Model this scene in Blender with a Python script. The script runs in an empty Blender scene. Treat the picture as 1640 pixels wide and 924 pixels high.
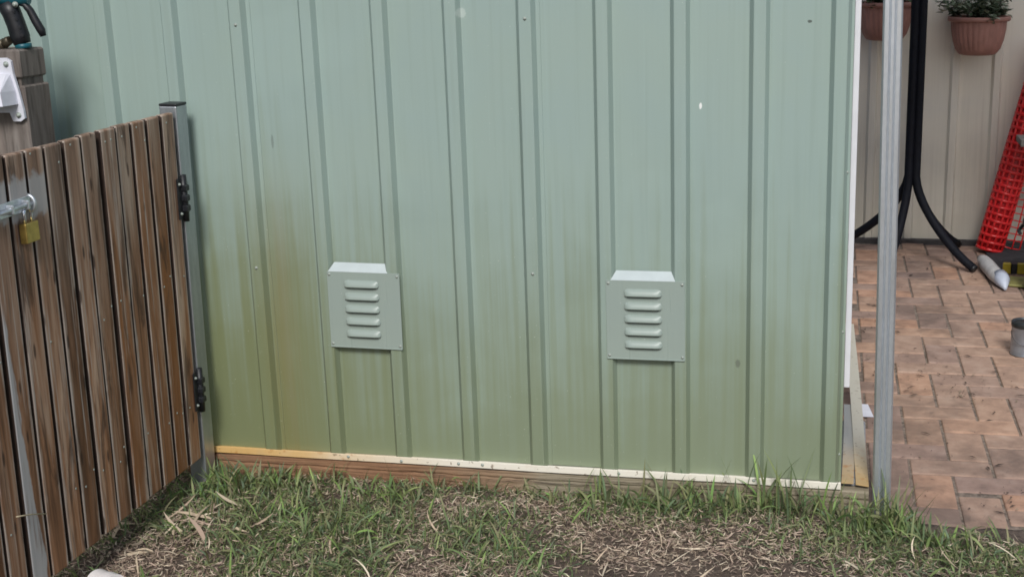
import bpy, bmesh, math, random
import numpy as np
from mathutils import Vector, Matrix

random.seed(7)
rng = np.random.default_rng(11)
SC = bpy.context.scene
COL = SC.collection

# ------------------------------------------------------------------ camera
cam_d = bpy.data.cameras.new('camera')
cam = bpy.data.objects.new('camera', cam_d)
COL.objects.link(cam)
YAW, PITCH, ROLL, FPX = -0.2015, 0.25, -0.0197, 2077.19
fw = Vector((math.sin(YAW) * math.cos(PITCH), math.cos(YAW) * math.cos(PITCH), -math.sin(PITCH)))
rt0 = Vector((math.cos(YAW), -math.sin(YAW), 0))
up0 = rt0.cross(fw)
rt = rt0 * math.cos(ROLL) + up0 * math.sin(ROLL)
up = up0 * math.cos(ROLL) - rt0 * math.sin(ROLL)
cam.matrix_world = Matrix(((rt.x, up.x, -fw.x, 2.0558), (rt.y, up.y, -fw.y, -3.3122), (rt.z, up.z, -fw.z, 1.3837), (0, 0, 0, 1)))
cam_d.sensor_width = 36
cam_d.lens = FPX * 36 / 1640
cam_d.shift_x = -(948.35 - 820) / 1640
cam_d.shift_y = (459.43 - 462) / 1640
cam_d.clip_start = 0.05
cam_d.clip_end = 500
SC.camera = cam

# ------------------------------------------------------------------ sky, sun, exposure
SUN = Vector((0.17, -1.0, 0.92)).normalized()
world = bpy.data.worlds.new('World')
SC.world = world
world.use_nodes = True
wn = world.node_tree
sky = wn.nodes.new('ShaderNodeTexSky')
sky.sky_type = 'NISHITA'
sky.sun_disc = False
sky.sun_elevation = math.asin(SUN.z)
sky.sun_rotation = math.atan2(SUN.x, SUN.y)
sky.air_density = 1.0
sky.dust_density = 2.0
sky.ozone_density = 1.0
bg = wn.nodes['Background']
bg.inputs['Strength'].default_value = 0.058
wn.links.new(sky.outputs[0], bg.inputs['Color'])
sun_d = bpy.data.lights.new('sun', 'SUN')
sun_d.energy = 1.5
sun_d.angle = math.radians(16)
sun_d.color = (1.0, 0.985, 0.96)
sun = bpy.data.objects.new('sun', sun_d)
COL.objects.link(sun)
sun.rotation_euler = SUN.to_track_quat('Z', 'Y').to_euler()
sun.location = (3, -4, 6)
SC.view_settings.view_transform = 'Standard'
SC.view_settings.look = 'None'
SC.view_settings.gamma = 1
SC.view_settings.exposure = 0.76
SC.view_settings.use_curve_mapping = False
SC.cycles.filter_width = 1.7


# ------------------------------------------------------------------ helpers
def thing(name, label, cat, loc=(0, 0, 0), group=None, rz=0.0):
    o = bpy.data.objects.new(name, None)
    COL.objects.link(o)
    o.location = loc
    o.rotation_euler = (0, 0, rz)
    o.empty_display_size = 0.1
    return tag(o, label, cat, group)


def tag(o, label=None, cat=None, group=None, kind=None):
    if label: o['label'] = label
    if cat: o['category'] = cat
    if group: o['group'] = group
    if kind: o['kind'] = kind
    return o


def link(name, me, mat=None, parent=None, loc=(0, 0, 0), rot=(0, 0, 0)):
    o = bpy.data.objects.new(name, me)
    COL.objects.link(o)
    if mat is not None and len(me.materials) == 0:
        me.materials.append(mat)
    o.location = loc
    o.rotation_euler = rot
    if parent is not None:
        o.parent = parent
    return o


def mesh_from(name, bm, smooth=False):
    me = bpy.data.meshes.new(name)
    bm.normal_update()
    bm.to_mesh(me)
    bm.free()
    if smooth:
        me.polygons.foreach_set('use_smooth', [True] * len(me.polygons))
    return me


def bm_box(bm, lo, hi, bevel=0.0, seg=1):
    b = bmesh.new()
    bmesh.ops.create_cube(b, size=1)
    for v in b.verts:
        v.co = Vector([(lo[i] + hi[i]) / 2 + v.co[i] * (hi[i] - lo[i]) for i in range(3)])
    if bevel:
        bmesh.ops.bevel(b, geom=list(b.edges), offset=bevel, segments=seg, affect='EDGES', profile=0.5)
    tmp = bpy.data.meshes.new('tmp')
    b.to_mesh(tmp)
    b.free()
    bm.from_mesh(tmp)
    bpy.data.meshes.remove(tmp)


def box(name, lo, hi, mat, parent=None, bevel=0.0, seg=1, loc=(0, 0, 0), rot=(0, 0, 0)):
    bm = bmesh.new()
    bm_box(bm, lo, hi, bevel, seg)
    return link(name, mesh_from(name, bm), mat, parent, loc, rot)


def bm_tube(bm, pts, rad, n=12, cap=True, sq=None):
    pts = [Vector(p) for p in pts]
    if not isinstance(rad, (list, tuple)): rad = [rad] * len(pts)
    rings = []
    t0 = (pts[1] - pts[0]).normalized()
    ref = Vector((0, 0, 1)) if abs(t0.z) < .9 else Vector((1, 0, 0))
    u = t0.cross(ref).normalized()
    for i, p in enumerate(pts):
        a = pts[max(i - 1, 0)]; c = pts[min(i + 1, len(pts) - 1)]
        t = (c - a).normalized()
        u = (u - t * u.dot(t)).normalized()
        w = t.cross(u)
        r = rad[i]
        ru, rw = (r, r) if not isinstance(r, (list, tuple)) else r
        rings.append([bm.verts.new(p + u * (math.cos(2 * math.pi * k / n) * ru) + w * (math.sin(2 * math.pi * k / n) * rw)) for k in range(n)])
    for a, b in zip(rings[:-1], rings[1:]):
        for k in range(n):
            f = bm.faces.new((a[k], a[(k + 1) % n], b[(k + 1) % n], b[k]))
            f.smooth = True
    if cap:
        bm.faces.new(list(reversed(rings[0])))
        bm.faces.new(rings[-1])


def tube(name, pts, rad, mat, parent=None, n=12, cap=True):
    bm = bmesh.new()
    bm_tube(bm, pts, rad, n, cap)
    return link(name, mesh_from(name, bm), mat, parent)


def bm_lathe(bm, prof, n=40, mod=None, centre=(0, 0, 0)):
    rings = []
    for (r, z) in prof:
        ring = []
        for k in range(n):
            th = 2 * math.pi * k / n
            rr = r * (1 + (mod(th, z) if mod else 0))
            ring.append(bm.verts.new((centre[0] + rr * math.cos(th), centre[1] + rr * math.sin(th), centre[2] + z)))
        rings.append(ring)
    for a, b in zip(rings[:-1], rings[1:]):
        for k in range(n):
            f = bm.faces.new((a[k], a[(k + 1) % n], b[(k + 1) % n], b[k]))
            f.smooth = True
    return rings


def np_mesh(name, verts, faces, cols=None, smooth=False):
    """faces: (n,4) int array"""
    me = bpy.data.meshes.new(name)
    nv, nf = len(verts), len(faces)
    me.vertices.add(nv)
    me.vertices.foreach_set('co', np.asarray(verts, dtype=np.float32).ravel())
    me.loops.add(nf * 4)
    me.loops.foreach_set('vertex_index', np.asarray(faces, dtype=np.int32).ravel())
    me.polygons.add(nf)
    me.polygons.foreach_set('loop_start', np.arange(nf, dtype=np.int32) * 4)
    me.polygons.foreach_set('loop_total', np.full(nf, 4, dtype=np.int32))
    if smooth:
        me.polygons.foreach_set('use_smooth', np.ones(nf, dtype=bool))
    me.update(calc_edges=True)
    if cols is not None:
        a = me.color_attributes.new('Col', 'FLOAT_COLOR', 'POINT')
        c = np.ones((nv, 4), dtype=np.float32)
        c[:, :3] = cols
        a.data.foreach_set('color', c.ravel())
    return me


def vnoise(x, y, s, seed=0):
    """smooth value noise 0..1"""
    x = np.asarray(x) / s + 37.3 * seed + 1000; y = np.asarray(y) / s + 11.7 * seed + 1000
    xi = np.floor(x).astype(np.int64); yi = np.floor(y).astype(np.int64)
    fx = x - xi; fy = y - yi
    fx = fx * fx * (3 - 2 * fx); fy = fy * fy * (3 - 2 * fy)
    def h(a, b):
        v = np.sin(a * 127.1 + b * 311.7 + seed * 74.7) * 43758.5453
        return v - np.floor(v)
    return (h(xi, yi) * (1 - fx) + h(xi + 1, yi) * fx) * (1 - fy) + (h(xi, yi + 1) * (1 - fx) + h(xi + 1, yi + 1) * fx) * fy


# ------------------------------------------------------------------ materials
class Mat:
    def __init__(s, name, rough=0.6, metal=0.0, spec=0.5):
        s.m = bpy.data.materials.new(name)
        s.m.use_nodes = True
        s.nt = s.m.node_tree
        s.b = s.nt.nodes['Principled BSDF']
        s.b.inputs['Roughness'].default_value = rough
        s.b.inputs['Metallic'].default_value = metal
        s.b.inputs['Specular IOR Level'].default_value = spec
        s.tc = s.nt.nodes.new('ShaderNodeTexCoord')

    def new(s, t, **k):
        n = s.nt.nodes.new(t)
        for a, v in k.items(): setattr(n, a, v)
        return n

    def lk(s, a, b): s.nt.links.new(a, b)

    def setv(s, sock, v):
        if isinstance(v, bpy.types.NodeSocket): s.lk(v, sock)
        else: sock.default_value = v

    def coords(s, scale=(1, 1, 1), src='Object', loc=(0, 0, 0)):
        mp = s.new('ShaderNodeMapping')
        s.lk(s.tc.outputs[src], mp.inputs['Vector'])
        mp.inputs['Scale'].default_value = scale
        if isinstance(loc, bpy.types.NodeSocket): s.lk(loc, mp.inputs['Location'])
        else: mp.inputs['Location'].default_value = loc
        return mp.outputs[0]

    def noise(s, scale=5, detail=4, vec=None, rough=0.55, dist=0.0):
        n = s.new('ShaderNodeTexNoise')
        n.inputs['Scale'].default_value = scale
        n.inputs['Detail'].default_value = detail
        n.inputs['Roughness'].default_value = rough
        n.inputs['Distortion'].default_value = dist
        s.lk(vec if vec is not None else s.tc.outputs['Object'], n.inputs['Vector'])
        return n.outputs['Fac']

    def ramp(s, fac, stops):
        n = s.new('ShaderNodeValToRGB')
        e = n.color_ramp.elements
        while len(e) < len(stops): e.new(0.5)
        for i, (p, c) in enumerate(stops):
            e[i].position = p
            e[i].color = (*c, 1) if not isinstance(c, (int, float)) else (c, c, c, 1)
        s.setv(n.inputs['Fac'], fac)
        return n.outputs['Color']

    def mix(s, f, a, b, mode='MIX'):
        n = s.new('ShaderNodeMix', data_type='RGBA', blend_type=mode)
        s.setv(n.inputs[0], f)
        for sock, v in ((n.inputs[6], a), (n.inputs[7], b)):
            if isinstance(v, (tuple, list)): v = (*v[:3], 1)
            s.setv(sock, v)
        return n.outputs[2]

    def math(s, op, a, b=0.0, clamp=False):
        n = s.new('ShaderNodeMath', operation=op, use_clamp=clamp)
        s.setv(n.inputs[0], a); s.setv(n.inputs[1], b)
        return n.outputs[0]

    def maprange(s, v, a, b, c=0.0, d=1.0):
        n = s.new('ShaderNodeMapRange')
        n.clamp = True
        n.interpolation_type = 'SMOOTHSTEP'
        s.setv(n.inputs['Value'], v)
        n.inputs['From Min'].default_value = a; n.inputs['From Max'].default_value = b
        n.inputs['To Min'].default_value = c; n.inputs['To Max'].default_value = d
        return n.outputs['Result']

    def sep(s, src='Object'):
        n = s.new('ShaderNodeSeparateXYZ')
        s.lk(s.tc.outputs[src], n.inputs[0])
        return n.outputs

    def color(s, c):
        s.setv(s.b.inputs['Base Color'], (*c, 1) if isinstance(c, (tuple, list)) else c)
        return s

    def rough(s, r): s.setv(s.b.inputs['Roughness'], r); return s

    def bump(s, h, strength=0.3, dist=0.01):
        n = s.new('ShaderNodeBump')
        n.inputs['Strength'].default_value = strength
        n.inputs['Distance'].default_value = dist
        s.setv(n.inputs['Height'], h)
        s.lk(n.outputs[0], s.b.inputs['Normal'])
        return s

    def rand(s):
        n = s.new('ShaderNodeObjectInfo')
        return n.outputs['Random']


def simple(name, c, var=0.15, scale=30, rough=0.6, metal=0.0, bump=0.0, spec=0.5):
    m = Mat(name, rough, metal, spec)
    f = m.noise(scale, 5)
    d = tuple(x * (1 - var) for x in c); l = tuple(min(1, x * (1 + var)) for x in c)
    m.color(m.ramp(f, [(0.3, d), (0.7, l)]))
    if bump: m.bump(f, bump, 0.005)
    return m.m


def mat_sheet(name, base, streak, algae, algae_amt, left_bias=0.0, rough=0.42):
    """painted steel sheet with run-off streaks and algae film creeping up from the ground"""
    m = Mat(name, rough)
    xyz = m.sep()
    runs = m.noise(1.0, 5, m.coords((38, 6, 0.9)), 0.6)
    fine = m.noise(1.0, 3, m.coords((140, 10, 2.2)), 0.6)
    blot = m.noise(3.2, 4, None, 0.55, 0.3)
    big = m.noise(1.1, 3)
    c = m.mix(m.maprange(blot, .3, .7), base, tuple(x * y for x, y in zip(base, (1.03, 1.01, 0.97))))
    c = m.mix(m.math('MULTIPLY', m.maprange(runs, .48, .72), .38), c, streak)
    c = m.mix(m.math('MULTIPLY', m.maprange(fine, .55, .75), .22), c, tuple(min(1, x * 1.16) for x in base))
    # faint chalky wiped patches
    c = m.mix(m.math('MULTIPLY', m.maprange(big, .55, .58), .10), c, tuple(min(1, x * 1.25) for x in base))
    # algae: strong near bottom, ragged upper limit
    lim = m.math('ADD', m.math('MULTIPLY', m.math('SUBTRACT', runs, .5), 1.1), m.math('MULTIPLY', m.math('SUBTRACT', blot, .5), .6))
    h = m.math('ADD', xyz[2], lim)
    if left_bias: h = m.math('SUBTRACT', h, m.maprange(xyz[0], .9, .3, 0, .16))
    a = m.maprange(h, 0.90, -0.02)
    if left_bias:
        lb = m.maprange(xyz[0], 1.2, 0.25, 0.76, 1.0)
        a = m.math('MULTIPLY', a, lb)
    a = m.math('MULTIPLY', a, algae_amt)
    c = m.mix(a, c, algae)
    if left_bias:
        g = m.math('MULTIPLY', m.maprange(xyz[0], .40, .47), m.maprange(xyz[0], .60, .47))
        g = m.math('MULTIPLY', g, m.maprange(xyz[2], .95, .45))
        g = m.math('MULTIPLY', g, m.maprange(m.math('ADD', m.math('MULTIPLY', runs, .6), m.math('MULTIPLY', fine, .4)), .38, .58, .15, 1))
        c = m.mix(m.math('MULTIPLY', g, .62), c, (0.20, 0.175, 0.06))
    # specks
    sp = m.noise(160, 2)
    c = m.mix(m.math('MULTIPLY', m.maprange(sp, .73, .76), .5), c, (.62, .66, .6))
    if left_bias:
        for (X_, Z_, rx, rz, col_, k_) in ((1.671, 1.006, .004, .0085, (.8, .82, .8), 1.0), (1.772, .322, .007, .012, (.10, .11, .09), .55), (1.942, 1.215, .006, .004, (.05, .06, .05), .8), (1.047, 1.245, .012, .014, (.55, .62, .58), .5), (.49, .905, .004, .02, (.16, .2, .18), .6), (.60, .14, .003, .012, (.5, .55, .45), .6)):
            dx = m.math('DIVIDE', m.math('SUBTRACT', xyz[0], X_), rx); dz = m.math('DIVIDE', m.math('SUBTRACT', xyz[2], Z_), rz)
            dd = m.math('ADD', m.math('ADD', m.math('MULTIPLY', dx, dx), m.math('MULTIPLY', dz, dz)), m.math('MULTIPLY', m.noise(240, 2), 1.2))
            c = m.mix(m.math('MULTIPLY', m.maprange(dd, 1.8, 1.1), k_), c, col_)
    m.color(c)
    m.rough(m.maprange(runs, .3, .7, rough - .06, rough + .12))
    m.bump(m.math('ADD', m.noise(2.2, 2, m.coords((2.2, 2.2, 0.8))), m.math('MULTIPLY', fine, .03)), .16, .02)
    return m.m


M = {}
M['wall'] = mat_sheet('shed_paint', (.302, .397, .372), (.24, .312, .268), (.18, .20, .085), .9, 1.0)
M['vent'] = mat_sheet('vent_paint', (.30, .372, .345), (.27, .335, .305), (.3, .33, .28), .15, 0, .3)
def mat_shade_roof():
    m = Mat('translucent_shade_roof', .5)  # translucency added so the unseen roof passes light to the cream fence
    m.color(m.ramp(m.noise(3, 3), [(.3, (.72, .73, .72)), (.7, (.8, .81, .8))]))
    t = m.new('ShaderNodeBsdfTranslucent')
    t.inputs['Color'].default_value = (.94, .94, .92, 1)
    mx = m.new('ShaderNodeMixShader')
    mx.inputs[0].default_value = .85
    m.lk(m.b.outputs[0], mx.inputs[1]); m.lk(t.outputs[0], mx.inputs[2])
    m.lk(mx.outputs[0], m.nt.nodes['Material Output'].inputs['Surface'])
    return m.m


M['poly'] = mat_shade_roof()
M['vent_skylit'] = simple('skylit_vent_paint', (.50, .565, .57), .05, 20, .28)  # clean paint, lightened further for the sky the upward flashing reflects
M['cream_sheet'] = mat_sheet('cream_fence_paint', (.84, .81, .73), (.72, .68, .59), (.3, .27, .2), .45, 0, .5)


def mat_galv(name, k=1.0):
    m = Mat(name, .38, .85)
    v = m.new('ShaderNodeTexVoronoi')
    v.inputs['Scale'].default_value = 130
    m.lk(m.coords((1, 1, .5)), v.inputs['Vector'])
    n = m.noise(6, 5, m.coords((6, 6, .8)))
    c = m.mix(.5, m.ramp(v.outputs['Distance'], [(0, (.58, .62, .66)), (1, (.72, .75, .79))]), m.ramp(n, [(.3, (.44, .48, .52)), (.7, (.72, .76, .8))]))
    m.color(m.mix(1.0, c, (k, k, k), 'MULTIPLY'))
    m.rough(m.maprange(n, .3, .7, .52, .36))
    m.bump(m.noise(220, 2, m.coords((1, 1, .25))), .12, .002)
    return m.m


M['galv'] = mat_galv('galvanised_steel')
M['galv_old'] = mat_galv('dull_galvanised_steel', .72)
M['black_plastic'] = simple('black_plastic', (.012, .013, .016), .3, 60, .45, 0, .1)
M['black_metal'] = simple('black_powdercoat', (.005, .006, .011), .3, 40, .7, 0, .1, .25)
M['screw'] = simple('screw_steel', (.36, .40, .36), .2, 200, .5, .2)
M['brass'] = simple('brass', (.50, .36, .11), .2, 60, .34, .85)
M['chrome'] = simple('chromed_steel', (.7, .72, .76), .1, 80, .2, .95)
M['white_plastic'] = simple('white_plastic', (.68, .69, .76), .06, 40, .45)
M['pvc'] = simple('white_pvc', (.78, .75, .74), .08, 25, .4)
M['teal'] = simple('teal_plastic', (.012, .10, .13), .2, 50, .4)
M['terracotta'] = simple('terracotta_plastic', (.38, .19, .155), .16, 18, .55, 0, .05)
M['concrete'] = simple('concrete', (.23, .22, .2), .35, 28, .9, 0, .4)
M['mortar'] = simple('paver_bedding_sand', (.19, .15, .12), .6, 60, .95, 0, .6)
M['white_trim'] = simple('white_trim_paint', (.72, .73, .77), .05, 14, .42)
M['soil'] = simple('potting_soil', (.03, .022, .016), .4, 60, .95, 0, .6)
M['grey_block'] = simple('grey_block', (.30, .31, .33), .3, 40, .85, 0, .5)


def mat_rusty(name, axis, a, b, rust=(.42, .17, .04), clean=(.80, .76, .66), mid=(.66, .42, .16), dirt=None):
    m = Mat(name, .5)
    x = m.sep()[axis]
    n = m.noise(9, 5)
    n2 = m.noise(40, 4)
    t = m.maprange(m.math('ADD', x, m.math('MULTIPLY', m.math('SUBTRACT', n, .5), .5 * abs(b - a))), a, b)
    c = m.ramp(t, [(0, mid), (.35, tuple((p + q) / 2 for p, q in zip(mid, clean))), (1, clean)])
    c = m.mix(m.math('MULTIPLY', m.maprange(n2, .56, .7), m.maprange(t, .75, 0, .08, .8)), c, rust)
    if dirt:
        c = m.mix(m.maprange(m.math('ADD', x, m.math('MULTIPLY', m.math('SUBTRACT', n, .5), .3)), dirt[0], dirt[1], 0, .8), c, dirt[2])
    sp_ = m.noise(75, 4)
    c = m.mix(m.math('MULTIPLY', m.maprange(sp_, .64, .70), .7), c, (.14, .09, .05))
    c = m.mix(m.math('MULTIPLY', m.maprange(n, .58, .68), .15), c, (.30, .24, .16))
    m.color(c)
    m.bump(n2, .1, .002)
    return m.m


M['base_trim'] = mat_rusty('cream_angle_rusted', 0, .35, 1.1)
M['strip'] = mat_rusty('cream_strip_rusted', 1, .0, .40, mid=(.52, .36, .17), clean=(.58, .55, .47))
M['strip_grey'] = mat_rusty('dirty_strip', 1, .0, .36, mid=(.52, .37, .19), clean=(.42, .42, .41), dirt=(.3, .6, (.34, .35, .36)))


def mat_wood(name, a, b, c3, axis_scale, rough=.75, varied=True, paint=None, orange=.3):
    m = Mat(name, rough)
    if varied:
        r = m.rand()
        off = m.new('ShaderNodeCombineXYZ')
        m.lk(m.math('MULTIPLY', r, 17.0), off.inputs[0]); m.lk(m.math('MULTIPLY', r, 31.0), off.inputs[2])
        loc = off.outputs[0]
    else:
        r = None; loc = (0, 0, 0)
    g = m.noise(1.0, 6, m.coords(axis_scale, loc=loc), .62, .6)
    g2 = m.noise(1.0, 4, m.coords(tuple(x * 3.2 for x in axis_scale), loc=loc), .6)
    blot = m.noise(1.0, 4, m.coords(tuple(x * .16 for x in axis_scale), loc=loc), .6, .5)
    col = m.ramp(g, [(.3, a), (.5, b), (.72, c3)])
    col = m.mix(m.math('MULTIPLY', m.maprange(g2, .5, .7), .55), col, tuple(x * .4 for x in a))
    # worn grey patches / rich oiled patches
    col = m.mix(m.math('MULTIPLY', m.maprange(blot, .54, .68), .6), col, c3)
    col = m.mix(m.math('MULTIPLY', m.maprange(blot, .50, .34), orange * 2.6, True), col, (.34, .13, .035))
    if r is not None:
        col = m.mix(1.0, col, m.ramp(r, [(0, .7), (.5, 1.0), (1, 1.3)]), 'MULTIPLY')
    if varied:
        y_ = m.sep()[1]
        e_ = m.math('ADD', m.math('ABSOLUTE', m.math('SUBTRACT', y_, .0319)), m.math('MULTIPLY', m.math('SUBTRACT', m.noise(1.0, 5, m.coords((60, 60, 4), loc=loc), .7), .5), .034))
        col = m.mix(m.math('MULTIPLY', m.maprange(e_, .0225, .0305), .85), col, (.50, .43, .37))
        z_ = m.sep()[2]
        gz = m.math('MULTIPLY', m.maprange(m.math('ADD', z_, m.math('MULTIPLY', m.math('SUBTRACT', blot, .5), 1.4)), .45, .95), .48)
        col = m.mix(gz, col, m.ramp(g, [(.33, (.14, .10, .075)), (.68, (.48, .39, .32))]))
        bl = m.noise(1.0, 5, m.coords((52, 52, 1.3), loc=loc), .68)
        col = m.mix(m.math('MULTIPLY', m.maprange(bl, .57, .64), .62), col, (.50, .44, .39))
        dk = m.noise(1.0, 5, m.coords((24, 24, 2.6), loc=loc), .66, .8)
        col = m.mix(m.math('MULTIPLY', m.maprange(dk, .55, .66), .7), col, (.045, .022, .012))
        kn = m.new('ShaderNodeTexVoronoi')
        kn.inputs['Scale'].default_value = 1.0
        m.lk(m.coords((26, 26, 6.5), loc=loc), kn.inputs['Vector'])
        col = m.mix(m.math('MULTIPLY', m.maprange(kn.outputs['Distance'], .16, .07), .8), col, (.04, .018, .01))
    if paint:
        col = paint(m, col, g2)
    m.color(col)
    m.bump(m.math('ADD', g, m.math('MULTIPLY', g2, .5)), .35, .004)
    return m.m


def paint_smear(m, col, g2):
    # spilled whitish paint that ran down one slat: local y across (0..0.068), z up
    x = m.sep()
    w = m.maprange(x[2], .62, .0, .012, .05)
    e = m.math('ADD', w, m.math('MULTIPLY', m.math('SUBTRACT', m.noise(14, 4, m.coords((1, 1, .5))), .5), .035))
    f = m.maprange(m.math('SUBTRACT', e, x[1]), -.002, .003)
    f = m.math('MULTIPLY', f, m.maprange(x[2], .68, .6))
    f = m.math('MULTIPLY', f, m.maprange(g2, .66, .5, .45, .92))
    return paint_lock(m, m.mix(f, col, (.46, .46, .46)), g2)


def paint_lock(m, col, g2):
    x = m.sep()
    n = m.math('MULTIPLY', m.math('SUBTRACT', m.noise(30, 4), .5), .07)
    d = m.math('ABSOLUTE', m.math('SUBTRACT', m.math('ADD', x[2], n), .885))
    return m.mix(m.math('MULTIPLY', m.maprange(d, .055, .035), .75), col, (.5, .5, .5))


def pale(m, col, g2):
    return m.mix(.5, col, (.3, .25, .18))


WA, WB, WC = (.08, .036, .017), (.285, .14, .07), (.48, .35, .26)
GS = (28, 28, 1.7)
M['slat'] = mat_wood('gate_timber', WA, WB, WC, GS)
M['slat_smear'] = mat_wood('gate_timber_paint_run', WA, WB, WC, GS, paint=paint_smear)
M['slat_lock'] = mat_wood('gate_timber_paint_patch', WA, WB, WC, GS, paint=paint_lock)
M['slat_side'] = simple('gap_shade_edge', (.03, .016, .01), .4, 30, .8)  # near-black side faces paint in the shade of the gaps between slats
M['slat_pale'] = mat_wood('gate_timber_pale', WA, WB, WC, GS, paint=pale)
M['post_wood'] = mat_wood('weathered_post', (.095, .078, .068), (.19, .163, .145), (.30, .27, .245), (22, 22, 2), .85, False, None, 0.05)
M['sleeper'] = None


def mat_sleeper():
    m = Mat('sleeper_timber', .85)
    x = m.sep()
    g = m.noise(1, 6, m.coords((2.2, 40, 60)), .65, .4)
    g2 = m.noise(1, 4, m.coords((6, 60, 160)), .6)
    left = m.ramp(g, [(.3, (.11, .055, .03)), (.55, (.30, .165, .09)), (.8, (.50, .32, .20))])
    right = m.ramp(g, [(.3, (.17, .14, .09)), (.55, (.28, .24, .17)), (.8, (.42, .36, .27))])
    t = m.maprange(m.math('ADD', x[0], m.math('MULTIPLY', m.math('SUBTRACT', m.noise(4, 3), .5), .6)), .85, 1.35)
    c = m.mix(t, left, right)
    c = m.mix(m.math('MULTIPLY', m.maprange(g2, .56, .68), .7), c, (.035, .022, .014))
    m.color(c)
    m.bump(m.math('ADD', g, g2), .7, .008)
    return m.m


M['sleeper'] = mat_sleeper()


def mat_brick():
    m = Mat('clay_paver', .8)
    r = m.rand()
    off = m.new('ShaderNodeCombineXYZ')
    m.lk(m.math('MULTIPLY', r, 13.0), off.inputs[0]); m.lk(m.math('MULTIPLY', r, 29.0), off.inputs[1])
    v = m.coords((1, 1, 1), loc=off.outputs[0])
    n = m.noise(12, 6, v, .62)
    n2 = m.noise(34, 5, v, .6)
    n3 = m.noise(7, 4, v, .6, 1.0)
    c = m.ramp(n, [(.28, (.28, .19, .145)), (.5, (.42, .285, .215)), (.75, (.53, .385, .30))])
    c = m.mix(1.0, c, m.ramp(r, [(0, (.74, .74, .80)), (.45, (.95, .93, .92)), (.75, (1.02, .96, .9)), (1, (1.12, .95, .84))]), 'MULTIPLY')
    c = m.mix(m.math('MULTIPLY', m.maprange(n3, .56, .72), .42), c, (.10, .075, .06))
    c = m.mix(m.math('MULTIPLY', m.maprange(n2, .64, .74), .6), c, (.05, .035, .03))
    # black lichen film, a feature of the paving as a whole (laid out in world position)
    geo = m.new('ShaderNodeNewGeometry')
    ds = m.new('ShaderNodeTexNoise')
    ds.inputs['Scale'].default_value = 2.4; ds.inputs['Detail'].default_value = 6; ds.inputs['Roughness'].default_value = .65
    m.lk(geo.outputs['Position'], ds.inputs['Vector'])
    c = m.mix(m.math('MULTIPLY', m.maprange(ds.outputs['Fac'], .47, .66), .5), c, (.085, .065, .055))
    m.color(c)
    m.bump(m.math('ADD', n, m.math('MULTIPLY', n2, .6)), .5, .004)
    return m.m


M['brick'] = mat_brick()


def mat_dirt():
    m = Mat('dry_soil', .95)
    n = m.noise(9, 6, None, .65)
    n2 = m.noise(70, 5, None, .7)
    c = m.ramp(n, [(.3, (.10, .072, .056)), (.55, (.19, .14, .11)), (.75, (.28, .215, .175))])
    c = m.mix(m.math('MULTIPLY', m.maprange(n2, .5, .72), .6), c, (.32, .25, .19))
    c = m.mix(m.math('MULTIPLY', m.maprange(n2, .46, .3), .6), c, (.03, .022, .016))
    m.color(c)
    m.bump(m.math('ADD', m.math('ADD', n2, n), m.noise(220, 4, None, .7)), 1.0, .014)
    return m.m


M['dirt'] = mat_dirt()


def mat_blade(name, trans=.3):
    m = Mat(name, .55)
    a = m.new('ShaderNodeAttribute')
    a.attribute_name = 'Col'
    m.lk(a.outputs['Color'], m.b.inputs['Base Color'])
    m.b.inputs['Specular IOR Level'].default_value = .35
    if trans:
        t = m.new('ShaderNodeBsdfTranslucent')
        m.lk(a.outputs['Color'], t.inputs['Color'])
        mx = m.new('ShaderNodeMixShader')
        mx.inputs[0].default_value = trans
        m.lk(m.b.outputs[0], mx.inputs[1]); m.lk(t.outputs[0], mx.inputs[2])
        m.lk(mx.outputs[0], m.nt.nodes['Material Output'].inputs['Surface'])
    return m.m


M['blade'] = mat_blade('grass_blades', .3)
M['straw'] = mat_blade('dry_straw', .12)
M['leaf'] = mat_blade('plant_leaves', .2)

# ------------------------------------------------------------------ ground
GZ = -0.085


def ground_h(x, y):
    x = np.asarray(x, float); y = np.asarray(y, float)
    h = GZ + (vnoise(x, y, .32, 1) - .5) * .022 + (vnoise(x, y, .09, 2) - .5) * .012 + (vnoise(x, y, .03, 3) - .5) * .007
    h = h + .012 * np.exp(-((y + .02) / .12) ** 2)
    pav = (x > 2.06) & (y > -.06)
    return np.where(pav, np.minimum(h, GZ - .045), h)


def axis(lo, a, b, hi, fine):
    out = list(np.arange(a, b, fine))
    s = fine; v = b
    while v < hi:
        out.append(v); s *= 1.5; v += s
    out.append(hi)
    s = fine; v = a - fine; left = []
    while v > lo:
        left.append(v); s *= 1.5; v -= s
    left.append(lo)
    return np.array(sorted(left) + out)


gx = axis(-120, -.9, 3.4, 120, .017)
gy = axis(-120, -1.5, .12, 120, .017)
XX, YY = np.meshgrid(gx, gy)
near = (XX > -3) & (XX < 5) & (YY > -4) & (YY < 4)
ZZ = np.where(near, ground_h(XX, YY), GZ - .02)
ZZ = np.where((YY > .1) | ((XX > 2.06) & (YY > -.06)), GZ - .045, ZZ)
nx, ny = len(gx), len(gy)
idx = np.arange(nx * ny).reshape(ny, nx)
F = np.stack([idx[:-1, :-1], idx[:-1, 1:], idx[1:, 1:], idx[1:, :-1]], -1).reshape(-1, 4)
g = link('ground', np_mesh('ground', np.stack([XX, YY, ZZ], -1).reshape(-1, 3), F, None, True), M['dirt'])
tag(g, 'patchy bare soil of the back lawn', 'ground', kind='structure')

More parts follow.
